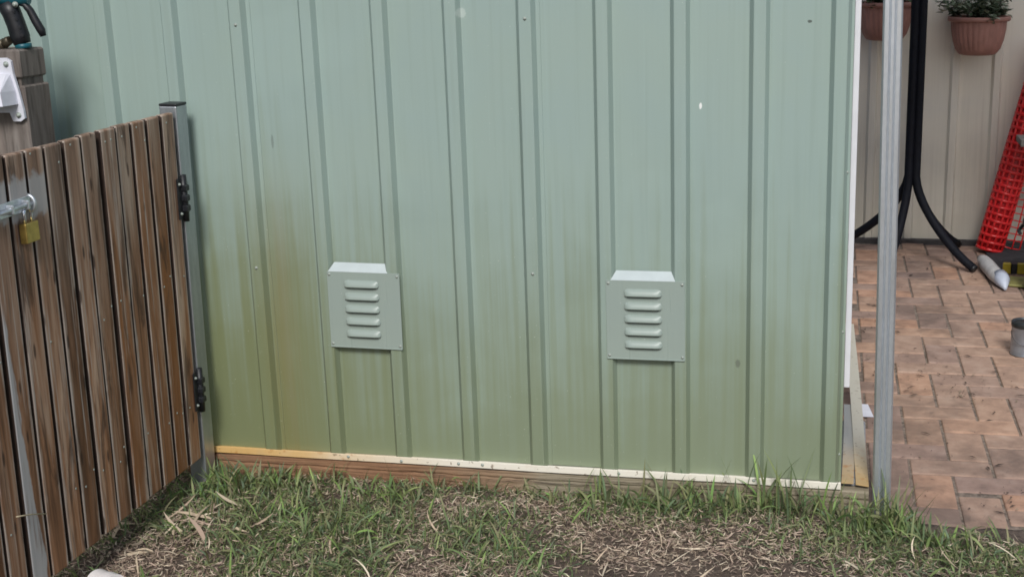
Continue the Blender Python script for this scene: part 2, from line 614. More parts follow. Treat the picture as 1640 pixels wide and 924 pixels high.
# ------------------------------------------------------------------ brick paving
PZ = GZ                                   # top of pavers
CELL = .118
pav = link('brick_paving', None, None) if False else None
bm = bmesh.new()
bm_box(bm, (2.0, -.05, PZ - .06), (4.6, 3.46, PZ - .0055))
pav = link('pavement', mesh_from('pavement', bm), M['mortar'])
tag(pav, 'sandy bed of the herringbone brick paving beside the shed', 'pavement', kind='structure')
PO = Vector((2.372, -.048, 0))
PROT = math.radians(1.0)


def brick_mesh(lx, ly, name):
    b = bmesh.new()
    bm_box(b, (-lx / 2, -ly / 2, -.05), (lx / 2, ly / 2, 0), .0048, 2)
    for v in b.verts:
        if v.co.z > -.01:
            v.co.z += random.uniform(-.0006, .0006)
    return mesh_from(name, b)


bmeshes = [brick_mesh(2 * CELL - .007, CELL - .007, 'brick') for _ in range(3)]
half = brick_mesh(CELL - .007, CELL - .007, 'brick')
cr, sr = math.cos(PROT), math.sin(PROT)
nb = 0
for c in range(-4, 9):
    for r in range(0, 30):
        k = (c + r + 2) % 4
        if k == 1: continue
        if k == 3 and r > 0: continue
        if k == 3 and r == 0:             # cut half brick at the lawn edge
            cx, cy, me, rz = c + .5, r + .62, half, 0
            if c >= 1: cy = r + .75
        elif k == 0: cx, cy, me, rz = c + 1, r + .5, random.choice(bmeshes), 0
        else: cx, cy, me, rz = c + .5, r + 1, random.choice(bmeshes), math.pi / 2
        lx, ly = cx * CELL, cy * CELL
        wx, wy = PO.x + lx * cr - ly * sr, PO.y + lx * sr + ly * cr
        if c == 0 and r == 0: wy -= .03
        if wy > 3.40: continue
        if wx < 2.0 or wx > 3.25: continue
        if random.random() < .5: rz += math.pi
        o = link('brick', me, M['brick'], pav, (wx, wy, PZ + random.uniform(-.0025, .0025)),
                 (random.uniform(-.008, .008), random.uniform(-.008, .008), rz + PROT + random.uniform(-.006, .006)))
        nb += 1
# plain cement edge strip in front of the paving
bm = bmesh.new()
nxs = 60
rows = []
for j, yy in enumerate((-.125, -.10, -.07, -.05, -.02)):
    row = []
    for i in range(nxs + 1):
        x = 2.2 + i * 2.4 / nxs
        jag = (vnoise(np.array([x]), np.array([0.]), .05, 9)[0] - .5) * .035
        z = PZ - .012 + (vnoise(np.array([x]), np.array([yy]), .025, 5)[0] - .5) * .012 - (.05 if j == 0 else 0)
        row.append(bm.verts.new((x, yy + (jag if j < 4 else 0), z)))
    rows.append(row)
for a, b in zip(rows[:-1], rows[1:]):
    for i in range(nxs): bm.faces.new((a[i], a[i + 1], b[i + 1], b[i]))
edge = link('cement_edging', mesh_from('cement_edging', bm, True), M['concrete'])
tag(edge, 'rough grey cement haunching along the lawn edge of the brick paving', 'edging', kind='structure')

# ------------------------------------------------------------------ shed
P = .2
RIB = [(-.0065, 0), (.0055, -.02), (.0355, -.02), (.0445, 0)]


def round_poly(pts, r=.0014, seg=2):
    out = [Vector((*pts[0], 0))]
    for i in range(1, len(pts) - 1):
        p = Vector((*pts[i], 0)); a = Vector((*pts[i - 1], 0)); b = Vector((*pts[i + 1], 0))
        la, lb = (a - p).length, (b - p).length
        d = min(r, la * .45, lb * .45)
        s = p + (a - p).normalized() * d; e = p + (b - p).normalized() * d
        for k in range(seg + 1):
            t = k / seg
            out.append(s * (1 - t) ** 2 + p * 2 * t * (1 - t) + e * t ** 2)
    out.append(Vector((*pts[-1], 0)))
    return out


def sheet(name, i0, i1, mat, parent, z0, z1, x_end=None, x_start=None, over=True, base_y=0, flip=None):
    pts = [((i0 * P - .02) if x_start is None else x_start, 0)]
    for i in range(i0, i1 + 1):
        lift = .0018 if (over and i == i1) else 0
        for (dx, dy) in RIB:
            pts.append((i * P + dx + (lift * .5 if dx > .02 else -lift * .5), dy - lift))
    pts.append((i1 * P + .056, -.0018 if over else 0) if x_end is None else (x_end, 0))
    if x_end is None: pts.append((i1 * P + .0562, 0.0))
    poly = round_poly(pts)
    bm = bmesh.new()
    nz = 8
    rings = [[bm.verts.new((p.x, base_y + p.y, z0 + (z1 - z0) * k / nz)) for p in poly] for k in range(nz + 1)]
    for a, b in zip(rings[:-1], rings[1:]):
        for i in range(len(poly) - 1):
            bm.faces.new((a[i], a[i + 1], b[i + 1], b[i]))
    me = mesh_from(name, bm)
    return link(name, me, mat, parent)


def screw_mesh():
    b = bmesh.new()
    bm_lathe(b, [(.0075, 0), (.0075, .0015), (.0048, .002), (.0048, .0055), (.003, .0065), (.0001, .0066)], 10)
    for v in b.verts: v.co = Vector((v.co.x, -v.co.z, v.co.y))
    return mesh_from('screw', b)


SCREW = screw_mesh()
shed = thing('garden_shed', 'pale green ribbed steel garden shed with two louvred vents low on its wall', 'shed', (0, 0, 0))
WZ = 1.9
for (a, b, xe, xs) in ((-6, -2, None, None), (-2, 2, None, None), (2, 6, None, None), (6, 10, 2.05, None)):
    s_ = sheet('wall_sheet', a, b, M['wall'], shed, 0.002, WZ, xe, xs, over=xe is None)
    if b < 10:
        for z in (.555, 1.225, 1.75):
            link('screw', SCREW, M['screw'], s_, (b * P + .021, -.0218, z + random.uniform(-.006, .006))).scale = (.62, .6, .62)
    else:
        for z in (.84, .42, .08, 1.4):
            link('screw', SCREW, M['screw'], s_, (2.043, 0, z)).scale = (.6, .6, .6)
# side wall with ribs running round the corner, and back/left walls closing the box
bm = bmesh.new()
pts = [(0.0, 0)]
for i in range(0, 10):
    for (dx, dy) in RIB: pts.append((.12 + i * P + dx, dy))
pts.append((2.2, 0))
poly = round_poly(pts)
r0 = [bm.verts.new((2.028 - p.y, p.x, .002)) for p in poly]; r1 = [bm.verts.new((2.028 - p.y, p.x, WZ)) for p in poly]
for i in range(len(poly) - 1): bm.faces.new((r0[i], r0[i + 1], r1[i + 1], r1[i]))
link('side_wall', mesh_from('side_wall', bm), M['wall'], shed)
bm = bmesh.new()
bm_box(bm, (-1.22, .03, .002), (2.02, 2.2, WZ))
link('inner_shell', mesh_from('inner_shell', bm), M['grey_block'], shed)
# returned edge of the last sheet
box('edge_fold', (2.0475, -.0005, .002), (2.0505, .022, WZ), M['wall'], shed)
# roof
bm = bmesh.new()
bm_box(bm, (-1.3, -.12, WZ), (2.12, 2.3, WZ + .03), .004)
link('roof', mesh_from('roof', bm), M['wall'], shed)
# concrete slab below the sheets
box('slab', (-1.2, .012, -.13), (2.046, 2.2, -.004), M['concrete'], shed)
# white corner trim, cut short near the bottom
box('corner_trim', (2.0512, .03, .258), (2.066, .052, WZ), M['white_trim'], shed, .001)
# cream base angle
bm = bmesh.new()
XA, XB = .18, 2.051
prof = [(-.001, .0015), (-.0262, .0012), (-.0262, .0095), (-.0278, .0099), (-.0292, .0085), (-.0296, -.0085), (-.028, -.0085), (-.0266, -.0026), (-.001, -.0018)]
n = 40
rings = []
for i in range(n + 1):
    x = XA + (XB - XA) * i / n
    w = (vnoise(np.array([x]), np.array([0.]), .18, 4)[0] - .5) * .0022
    rings.append([bm.verts.new((x, py + w * .6, pz + w)) for (py, pz) in prof])
for a, b in zip(rings[:-1], rings[1:]):
    for k in range(len(prof)): bm.faces.new((a[k], b[k], b[(k + 1) % len(prof)], a[(k + 1) % len(prof)]))
bm.faces.new(rings[0]); bm.faces.new(list(reversed(rings[-1])))
bt = link('base_trim', mesh_from('base_trim', bm), M['base_trim'], shed)
bt['label'] = 'cream base angle, rusted orange towards the gate'
for x in (.66, .82, .99, 1.06, 1.45, 1.82):
    o = link('screw', SCREW, M['screw'], bt, (x, -.0290, .0005 + random.uniform(-.003, .003))); o.scale = (.62, .6, .62)


# vents
def vent_plate_mesh():
    b = bmesh.new()
    bm_box(b, (-.106, -.0012, -.109), (.106, 0, .109), .0005)
    # folded bottom and top lips
    bm_box(b, (-.105, -.0035, -.110), (.105, .0, -.1075), .0006)
    return mesh_from('vent_plate', b)


def louver_mesh():
    b = bmesh.new()
    a, hb, dep = .0515, .0112, .011
    nu, nv = 28, 12
    G = []
    for j in range(nv + 1):
        v = -1 + 2 * j / nv
        row = []
        for i in range(nu + 1):
            u = -1 + 2 * i / nu
            xc = u * (a - hb * (1 - math.sqrt(max(0, 1 - v * v))))
            z = v * hb
            ex = max(0, (abs(xc) - (a - 2 * hb)) / (2 * hb))
            e = math.sqrt(max(0, 1 - ex ** 2.2))
            if v < -.72: pz = (v + 1) / .28
            else: pz = math.cos((v + .72) / 1.72 * math.pi / 2) ** .75 if v < 1 else 0
            y = -dep * max(0, min(1, pz)) * e
            row.append(b.verts.new((xc, y, z)))
        G.append(row)
    for j in range(nv):
        for i in range(nu):
            f = b.faces.new((G[j][i], G[j][i + 1], G[j + 1][i + 1], G[j + 1][i])); f.smooth = True
    bmesh.ops.remove_doubles(b, verts=b.verts, dist=1e-5)
    return mesh_from('louver', b)


VP_, LV = vent_plate_mesh(), louver_mesh()
for k, (vx, lab, tilt) in enumerate(((.736, 'vent cover nearer the timber gate', .008), (1.527, 'vent cover nearer the steel post', -.004))):
    # plate sits on two rib crowns
    v = link('vent_cover', VP_, M['vent'], shed, (vx, -.0212, .4385), (0, tilt, 0))
    v['label'] = lab
    for q in range(5):
        box('slot_shade', (-.042, -.0018, -.0125), (.042, .0, -.0098), M['black_plastic'], v, 0, 1, (-.006, -.0011, .0745 - q * .0355))  # black strip paints in the shade of the opening under each louver
        link('louver', LV, M['vent'], v, (-.006, -.0011, .0745 - q * .0355))
    b = bmesh.new()
    i = 3 if k == 0 else 7
    xl, xr = i * P + .046 - vx, (i + 1) * P - .004 - vx
    q0 = [b.verts.new(c) for c in ((xl - .012, -.0018, .1085), (xr + .012, -.0018, .1085), (xr - .001, .0175, .131), (xl + .001, .0175, .131))]
    b.faces.new(q0)
    q1 = [b.verts.new(vv.co + Vector((0, .001, -.001))) for vv in q0]
    b.faces.new(list(reversed(q1)))
    for e in range(4): b.faces.new((q0[e], q1[e], q1[(e + 1) % 4], q0[(e + 1) % 4]))
    link('top_flashing', mesh_from('top_flashing', b), M['vent_skylit'], v)
    for sx in (-1, 1):
        for sz in (-1, 1):
            o = link('rivet', SCREW, M['screw'], v, (sx * .099, -.0012, sz * .1)); o.scale = (.55, .45, .55)

# sleeper under the shed
bm = bmesh.new()
n = 90
rings = []
for i in range(n + 1):
    x = .05 + (2.125 - .05) * i / n
    w = (vnoise(np.array([x]), np.array([1.]), .07, 6)[0] - .5)
    w2 = (vnoise(np.array([x]), np.array([2.]), .03, 8)[0] - .5)
    top = -.0125
    pr_ = [(.01, top), (-.018 + w2 * .004, top - abs(w2) * .002), (-.027 + w * .006, top - .004), (-.028 + w * .006, -.032 + w2 * .004), (-.022 + w * .006, -.036 + w2 * .004), (-.029 + w2 * .006, -.041), (-.03 + w * .004, -.13), (.01, -.13)]
    rings.append([bm.verts.new((x, a, b)) for a, b in pr_])
for a, b in zip(rings[:-1], rings[1:]):
    for k in range(8): bm.faces.new((a[k], b[k], b[(k + 1) % 8], a[(k + 1) % 8]))
bm.faces.new(rings[0]); bm.faces.new(list(reversed(rings[-1])))
o = link('timber_sleeper', mesh_from('timber_sleeper', bm), M['sleeper'])
tag(o, 'long weathered timber sleeper under the bottom edge of the green shed', 'sleeper')


# loose cream strips round the corner
def strip(name, a, b, w, lab, mat, dz=.002, tw=0.0):
    a = Vector(a); b = Vector(b)
    bm = bmesh.new()
    n = 14
    rr = []
    for i in range(n + 1):
        t = i / n
        p = a.lerp(b, t)
        s = math.sin(t * math.pi) * .002
        rr.append([bm.verts.new((p.x + s, p.y, p.z)), bm.verts.new((p.x + w + s, p.y, p.z + tw)), bm.verts.new((p.x + w + s, p.y, p.z + tw - dz)), bm.verts.new((p.x + s, p.y, p.z - dz))])
    for p, q in zip(rr[:-1], rr[1:]):
        for k in range(4): bm.faces.new((p[k], p[(k + 1) % 4], q[(k + 1) % 4], q[k]))
    bm.faces.new(list(reversed(rr[0]))); bm.faces.new(rr[-1])
    o = link(name, mesh_from(name, bm), mat)
    return tag(o, lab, 'metal strip')


strip('metal_strip', (2.0525, -.01, .004), (2.0525, .62, .004), .032, 'short rust-ended grey metal strip tight against the shed corner', M['strip_grey'], .003)
strip('metal_strip', (2.0905, -.012, .004), (2.045, 1.5, .02), .034, 'loose cream metal strip splaying out from the shed corner to the steel post', M['strip'], .004, -.004)
# packing blocks that carry the strips
box('packing_block', (2.0495, .02, -.13), (2.118, .5, -.004), M['grey_block'], None, .004)
tag(bpy.data.objects['packing_block'], 'low grey block wedged under the cream strips at the shed corner', 'block')
box('paper_scrap', (-.018, -.045, 0), (.018, .05, .0015), M['white_plastic'], None, 0, 1, (2.122, .80, PZ + .006), (.1, .06, .2))
bm = bpy.data.objects['paper_scrap']
tag(bm, 'scrap of white paper on the bricks between shed and steel post', 'paper')

# ------------------------------------------------------------------ steel post (right)
post = thing('steel_post', 'tall galvanised steel channel post at the corner of the shed', 'post', (2.16, .0, -.13))
bm = bmesh.new()
w, d = .0235, .024
prof = [(-w, d), (-w, -d + .004), (-w + .004, -d), (-.0095, -d), (-.0065, -d + .0035), (-.0035, -d), (.0035, -d), (.0065, -d + .0035), (.0095, -d), (w - .004, -d), (w, -d + .004), (w, d)]
H = 2.92
lean = (2.1412 - 2.16) / 1.4
r0 = [bm.verts.new((x, y, 0)) for x, y in prof]
r1 = [bm.verts.new((x + lean * H, y, H)) for x, y in prof]
for i in range(len(prof)):
    j = (i + 1) % len(prof)
    bm.faces.new((r0[i], r0[j], r1[j], r1[i]))
bm.faces.new(r1)
link('channel', mesh_from('channel', bm), M['galv'], post)
box('foot_plate', (-.035, -.03, 0), (.035, .035, .035), M['galv'], post, .002)

# ------------------------------------------------------------------ unseen patio roof, added above the frame to shade the paving
pr_roof = thing('shade_roof', 'unseen lean-to patio roof added to shade the brick paving', 'roof', (0, 0, 0))
for i in range(5):
    bm = bmesh.new()
    x0_ = 2.0 + i * .78
    vv = [bm.verts.new(c) for c in ((x0_, -.04, 2.9), (x0_ + .775, -.04, 2.9), (x0_ + .775, 3.7, 2.9), (x0_, 3.7, 2.9))]
    bm.faces.new(vv)
    link('roof_sheet', mesh_from('roof_sheet', bm), M['poly'], pr_roof)
box('front_beam', (2.0, .0, 2.79), (5.9, .06, 2.898), M['galv'], pr_roof, .003)
for i in range(4):
    box('rafter', (2.2 + i * 1.1, .062, 2.82), (2.25 + i * 1.1, 3.7, 2.898), M['galv'], pr_roof)

# ------------------------------------------------------------------ unseen fence added to darken the left end of the shed wall
bf = thing('shade_fence', 'unseen tall green steel fence added left of the gate to shade the wall', 'fence', (-.85, -.2, 0), None, math.radians(90))
for (a, b) in ((-16, -12), (-12, -8), (-8, -4), (-4, 0)):
    o = sheet('fence_sheet', a, b, M['wall'], bf, -.1, 2.3)

# ------------------------------------------------------------------ cream fence
fence = thing('steel_fence', 'cream ribbed steel fence behind the brick paving', 'fence', (0, 0, 0))
for (a, b) in ((0, 4), (4, 8), (8, 12), (12, 17)):
    o = sheet('fence_sheet', a, b, M['cream_sheet'], fence, .0, 1.85, None, None, True, 0)
    o.location = (1.525, 3.45, GZ - .01)
box('fence_rail', (1.4, 3.40, 1.75), (5.2, 3.47, 1.85), M['cream_sheet'], fence, .004)
box('plinth', (1.4, 3.408, GZ - .05), (5.2, 3.44, GZ + .022), simple('dark_plinth', (.06, .055, .055), .3, 20, .9, 0, .3), fence, .004)

# ------------------------------------------------------------------ gate
GXF = .255
gate = thing('timber_gate', 'brown timber slat gate hung beside the shed', 'gate', (GXF, -.115, 0))
gate.rotation_euler = (0, .016, math.radians(0.5))


def slat_mesh(seed):
    b = bmesh.new()
    L, W, T = .985, .0638, .02
    bm_box(b, (-T, 0, 0), (0, W, L), .004, 2)
    me = mesh_from('slat', b)
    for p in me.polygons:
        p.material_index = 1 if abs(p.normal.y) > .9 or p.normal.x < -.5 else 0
    return me


PITCH_S = .0742
SM = [slat_mesh(0) for _ in range(2)]
variants = {}
for i in range(15):
    mk = 'slat'
    if i == 10: mk = 'slat_smear'
    if i in (8, 9): mk = 'slat_lock'
    if i == 13: mk = 'slat_pale'
    key = (mk, i % 2)
    if key not in variants:
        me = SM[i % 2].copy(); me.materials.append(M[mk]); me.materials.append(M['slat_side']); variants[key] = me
    y = -(i + 1) * PITCH_S + random.uniform(-.0032, .0032)
    o = link('slat', variants[key], None, gate, (random.uniform(-.0025, .0015), y, .01 + random.uniform(-.004, .004)), (random.uniform(-.0035, .0035), 0, random.uniform(-.02, .02)))
    if mk == 'slat_smear': o['label'] = 'slat with a run of whitish paint'
for z in (.14, .52, .86):
    box('rail', (-.062, -1.14, z), (-.022, -.004, z + .07), M['slat'], gate, .003)
# nails
nm = bmesh.new()
bm_lathe(nm, [(.003, 0), (.0028, .0006), (.0001, .0009)], 8)
for v in nm.verts: v.co = Vector((v.co.z, v.co.x, v.co.y))
NAIL = mesh_from('nail', nm)
for i in range(14):
    for z in (.17, .55, .955):
        for s in (.018, .05):
            if random.random() < .5:
                link('nail', NAIL, M['screw'], gate, (.0005, -(i + 1) * PITCH_S + s + random.uniform(-.006, .006), z + .01 + random.uniform(-.02, .02)))


def hinge(z, h=.112):
    o = box('hinge', (-.0, -.030, -h / 2), (.004, .024, h / 2), M['black_plastic'], gate, .0015, 1, (.0015, 0, z))
    tube('pin', [(.006, 0, -h / 2 - .008), (.006, 0, h / 2 + .008)], .0085, M['black_plastic'], o, 12)
    for a in (-1, 0, 1):
        box('knuckle', (.0, -.012, a * .028 - .009), (.017, .012, a * .028 + .009), M['black_plastic'], o, .003)
    for sy in (-.02, .017):
        for sz in (-1, 1):
            oo = link('screw', SCREW, M['screw'], o, (.004, sy, sz * h * .36), (0, 0, math.pi / 2)); oo.scale = (.6, .7, .6)
    return o


hinge(.765); hinge(.215)

# bolt latch on the gate
bolt = box('bolt_plate', (0, -.145, -.016), (.003, .012, .016), M['galv'], gate, .001, 1, (.003, -.690, .880), (math.radians(1), 0, 0))
tube('bolt_rod', [(.012, -.155, 0), (.012, .004, 0)], .0048, M['galv'], bolt)
for yy in (-.12, -.07, -.015):
    box('bolt_staple', (.001, yy - .005, -.011), (.018, yy + .005, .011), M['galv'], bolt, .003)
bm = bmesh.new()
bm_tube(bm, [(.003 + .016 * math.sin(t), .004 + 0, .018 * math.cos(t)) for t in np.linspace(0, math.pi, 12)], .004, 8)
link('hasp_loop', mesh_from('hasp_loop', bm), M['galv'], bolt)

# padlock
pl = thing('padlock', 'small brass padlock hanging from the gate bolt', 'padlock', (GXF + .03, -.815, .840), None, math.radians(4))
bm = bmesh.new()
bm_box(bm, (-.0085, -.026, -.044), (.0085, .026, 0), .0022, 2)
link('lock_body', mesh_from('lock_body', bm), M['brass'], pl)
arc = [(0, -.0135, -.004), (0, -.0135, .014)] + [(0, -.0135 * math.cos(t), .018 + .0135 * math.sin(t)) for t in np.linspace(.1, math.pi - .1, 12)] + [(0, .0135, .014), (0, .0135, -.004)]
tube('shackle', arc, .0037, M['chrome'], pl, 10)

# gate post
gp = thing('gate_post', 'square galvanised gate post with a black plastic cap', 'post', (GXF, -.08, 0))
gp.rotation_euler = (0, .016, 0)
bm = bmesh.new()
bm_box(bm, (-.05, -.028, -.2), (0, .03, 1.012), .003, 2)
link('tube', mesh_from('tube', bm), M['galv_old'], gp)
bm = bmesh.new()
bm_box(bm, (-.0505, -.0285, 1.0122), (.0005, .0305, 1.019), .002, 2)
link('cap', mesh_from('cap', bm), M['black_plastic'], gp)

# ------------------------------------------------------------------ timber post with hose bracket
TX, TY = -.048, -.30
tp = thing('timber_post', 'weathered grey timber post with a notched top behind the gate', 'post', (TX, TY, -.2))
box('post_shaft', (-.135, 0, 0), (.006, .11, 1.286), M['post_wood'], tp, .004, 1)
box('post_neck', (-.128, .006, 1.286), (-.004, .1, 1.304), M['post_wood'], tp)
box('post_head', (-.135, -.002, 1.304), (.003, .11, 1.378), M['post_wood'], tp, .005, 1)
# white bracket
br = thing('hose_bracket', 'white plastic bracket screwed to the weathered timber post', 'bracket', (TX, TY - .003, 1.0))
bm = bmesh.new()
out = [(-.17, .155), (-.03, .158), (-.016, .15), (-.014, .118), (-.004, .07), (.003, .025), (.004, .004), (-.008, -.004), (-.03, -.004), (-.038, .018), (-.17, .018)]
f0 = [bm.verts.new((x, 0, z)) for x, z in out]; f1 = [bm.verts.new((x, -.008, z)) for x, z in out]
bm.faces.new(f0); bm.faces.new(list(reversed(f1)))
for i in range(len(out)): bm.faces.new((f0[i], f0[(i + 1) % len(out)], f1[(i + 1) % len(out)], f1[i]))
bmesh.ops.recalc_face_normals(bm, faces=bm.faces)
link('bracket_plate', mesh_from('bracket_plate', bm), M['white_plastic'], br)
bm = bmesh.new()
hood = [(-.17, .115), (-.022, .118), (-.012, .075), (-.009, .04), (-.17, .036)]
f0 = [bm.verts.new((x, -.007, z)) for x, z in hood]
f1 = [bm.verts.new((x - (.006 if x > -.1 else 0), -.014 - (.05 if z < .08 else .004), z)) for x, z in hood]
bm.faces.new(list(reversed(f1)))
for i in range(len(hood)):
    if i == 3: continue
    bm.faces.new((f0[i], f0[(i + 1) % len(hood)], f1[(i + 1) % len(hood)], f1[i]))
bmesh.ops.recalc_face_normals(bm, faces=bm.faces)
link('bracket_hood', mesh_from('bracket_hood', bm), M['white_plastic'], br)
for (x, z) in ((-.03, .142), (-.012, .012)):
    link('screw', SCREW, M['screw'], br, (x, -.008, z))

# hose nozzle resting on the post
nz = thing('hose_nozzle', 'black and teal pistol-grip hose nozzle standing on the timber post', 'hose nozzle', (TX - .014, TY + .045, 1.178))
nz.rotation_euler = (0, 0, math.radians(12))
tube('grip', [(0, 0, .012), (-.004, 0, .03), (-.010, 0, .06), (-.018, 0, .09), (-.028, 0, .115)], [.021, .0245, .0235, .024, .026], M['black_plastic'], nz, 16)
tube('hose_collar', [(.002, 0, 0), (.001, 0, .012)], [.0205, .021], M['teal'], nz, 16)
tube('barrel', [(.03, 0, .128), (-.01, 0, .128), (-.07, 0, .135), (-.11, 0, .14)], [.018, .022, .02, .026], M['teal'], nz, 16)
for k in range(4):
    z = .03 + k * .02
    box('grip_ridge', (-.004 - .005 * k - .004, -.0215, z), (-.004 - .005 * k + .018, -.0185, z + .008), M['black_plastic'], nz, .001)
tube('trigger', [(.0, 0, .118), (.018, 0, .112), (.03, 0, .095), (.04, 0, .07), (.052, 0, .045), (.056, 0, .03)], [(.011, .009), (.012, .009), (.0095, .010), (.0095, .011), (.0115, .011), (.007, .008)], M['black_plastic'], nz, 12)
o = link('pivot_screw', SCREW, M['chrome'], nz, (.002, -.02, .112))
# brass tap fitting beside it
tf = thing('tap_fitting', 'tarnished brass tap fitting on top of the timber post', 'tap', (TX - .085, TY + .03, 1.178))
M['old_brass'] = simple('tarnished_brass', (.10, .085, .06), .4, 60, .5, .6)
tube('body', [(-.01, 0, .012), (.02, 0, .012), (.03, 0, .013)], [.012, .012, .015], M['old_brass'], tf, 14)
tube('spout', [(.028, 0, .012), (.04, 0, .02), (.046, 0, .022)], [.012, .012, .011], M['old_brass'], tf, 14)

# white pvc pipe end by the gate
pvc = thing('pvc_pipe', 'short white plastic pipe end lying below the gate', 'pipe', (.39, -.82, GZ + .054))
bm = bmesh.new()
R0, R1 = .031, .027
rings = []
for (r, t) in ((R1, -.075), (R0, -.075), (R0, -.03), (R0 + .003, -.03), (R0 + .003, .0), (R1, .0), (R1, -.075)):
    rings.append([bm.verts.new((t, r * math.cos(a), r * math.sin(a))) for a in np.linspace(0, 2 * math.pi, 28, endpoint=False)])
for a, b in zip(rings[:-1], rings[1:]):
    for k in range(28):
        f = bm.faces.new((a[k], a[(k + 1) % 28], b[(k + 1) % 28], b[k])); f.smooth = False
bmesh.ops.recalc_face_normals(bm, faces=bm.faces)
o = link('pipe_sleeve', mesh_from('pipe_sleeve', bm), M['pvc'], pvc, (0, 0, 0), (0, math.radians(-4), math.radians(-28)))

# twig stuck in the gate
o = tube('straw_twig', [(.274, -.973, .2115), (.277, -.945, .203), (.274, -.92, .194), (.271, -.866, .171)], .0016, simple('twig', (.42, .36, .24), .2, 60, .8), None, 6)
tag(o, 'thin pale straw caught across the gate slats near the ground', 'twig')


# ------------------------------------------------------------------ hanging pots
def pot(name, x, y, z, lab, label_plant, n_leaf, tint, size=1.0):
    o = thing(name, lab, 'pot', (x, y, z), 'terracotta wall pots on the cream fence')
    o.scale = (size, size, size)
    NR = 30
    bm = bmesh.new()
    body = [(.0001, -.022), (.072, -.022), (.086, -.018), (.093, -.01), (.1, .0), (.104, .006), (.117, .045), (.126, .095), (.131, .14)]
    bm_lathe(bm, body, 240, lambda th, zz: .03 * (abs(math.sin(th * NR / 2)) - .5) * (1 if .004 < zz < .139 else 0))
    link('pot_body', mesh_from('pot_body', bm), M['terracotta'], o)
    bm = bmesh.new()
    bm_lathe(bm, [(.128, .137), (.141, .1375), (.146, .141), (.147, .158), (.143, .160), (.135, .159), (.131, .15), (.128, .137)], 64)
    link('rim', mesh_from('rim', bm), M['terracotta'], o)
    bm = bmesh.new()
    bm_lathe(bm, [(.129, .138), (.07, .144), (.0001, .146)], 40)
    link('soil', mesh_from('soil', bm), M['soil'], o)
    tube('hanger_hook', [(-.05, .13, .15), (-.05, .165, .155), (-.05, .168, .1)], .004, M['black_metal'], o, 8)
    tube('hanger_hook', [(.05, .13, .15), (.05, .165, .155), (.05, .168, .1)], .004, M['black_metal'], o, 8)
    # plant
    p = thing('pot_plant', label_plant, 'plant', (x, y, z + .145 * size))
    V, Fq, Cc = [], [], []
    st = bmesh.new()
    r_ = np.random.default_rng(int(x * 1000))
    for s in range(38):
        a = r_.uniform(0, 2 * math.pi); rr = r_.uniform(.0, .09)
        b0 = Vector((rr * math.cos(a), rr * math.sin(a), -.01))
        a2 = a + r_.normal(0, .5)
        L = r_.uniform(.07, .2)
        out = r_.uniform(.2, 1.25)
        mid = b0 + Vector((math.cos(a2) * L * out * .4, math.sin(a2) * L * out * .4, L * .6))
        tip = b0 + Vector((math.cos(a2) * L * out, math.sin(a2) * L * out, L * (1.15 - .75 * out)))
        if tip.y > .12: tip.y = .12
        bm_tube(st, [b0, mid, tip], [.0022, .0018, .001], 5)
        for q in range(n_leaf):
            t = r_.uniform(.25, 1.05)
            c = b0 * (1 - t) ** 2 + mid * 2 * t * (1 - t) + tip * t * t
            c = c + Vector(r_.normal(0, .008, 3))
            az = r_.uniform(0, 2 * math.pi); el = r_.uniform(-.5, .8)
            d = Vector((math.cos(az) * math.cos(el), math.sin(az) * math.cos(el), math.sin(el)))
            side = d.cross(Vector((0, 0, 1))).normalized()
            upv = side.cross(d)
            l = r_.uniform(.02, .05); w_ = l * r_.uniform(.22, .38)
            k = len(V)
            V += [c, c + d * l * .5 + side * w_ + upv * .003, c + d * l - upv * .005, c + d * l * .5 - side * w_ + upv * .003]
            Fq.append((k, k + 1, k + 2, k + 3))
            base = np.array(tint[0]) * (1 - (u := r_.uniform(0, 1))) + np.array(tint[1]) * u
            if r_.uniform() < .1: base = np.array((.38, .4, .32))
            Cc += [base] * 4
    link('stems', mesh_from('stems', st), M['post_wood'], p)
    lv = link('leaves', np_mesh('leaves', np.array([tuple(v) for v in V]), np.array(Fq), np.array(Cc)), M['leaf'], p)
    lv['kind'] = 'stuff'
    return o


T1 = ((.05, .09, .05), (.24, .29, .2))
pot('hanging_pot', 2.631, 3.45 - .172, .905, 'terracotta wall pot right of the black stand', 'bushy grey-green plant in the pot right of the black stand', 26, T1)
pot('hanging_pot', 2.19, 3.45 - .172, .978, 'terracotta wall pot half hidden behind the steel post', 'green plant in the pot behind the steel post', 20, ((.03, .07, .025), (.10, .16, .07)))

# ------------------------------------------------------------------ black stand
st = thing('hammock_stand', 'black tubular stand with splayed curved legs before the cream fence', 'stand', (2.338, 3.0, GZ))


def leg(x0, y0, ex, ey, name='leg'):
    pts = [(x0, y0, 2.1), (x0, y0, 1.2), (x0, y0, .62), (x0, y0, .42)]
    for t in np.linspace(0.1, 1, 12):
        # quarter-ish sweep outwards
        k = t ** 1.55
        z = .42 * (1 - t) ** 1.12 + .022 * t
        pts.append((x0 + (ex - x0) * k, y0 + (ey - y0) * k, z))
    o = tube(name, pts, .0205, M['black_metal'], st, 14)
    tube('foot_cap', [pts[-2], pts[-1], Vector(pts[-1]) + (Vector(pts[-1]) - Vector(pts[-2])) * .25], .0185, M['black_plastic'], o, 12)


leg(.0165, -.018, .285, -.20)
leg(.0165, .018, .250, .33)
leg(-.0165, .018, -.36, .26)
leg(-.0165, -.018, -.105, -.17)
#tube('clamp', [(0, 0, .30), (0, 0, .34)], [(.036, .04), (.036, .04)], M['black_metal'], st, 20)

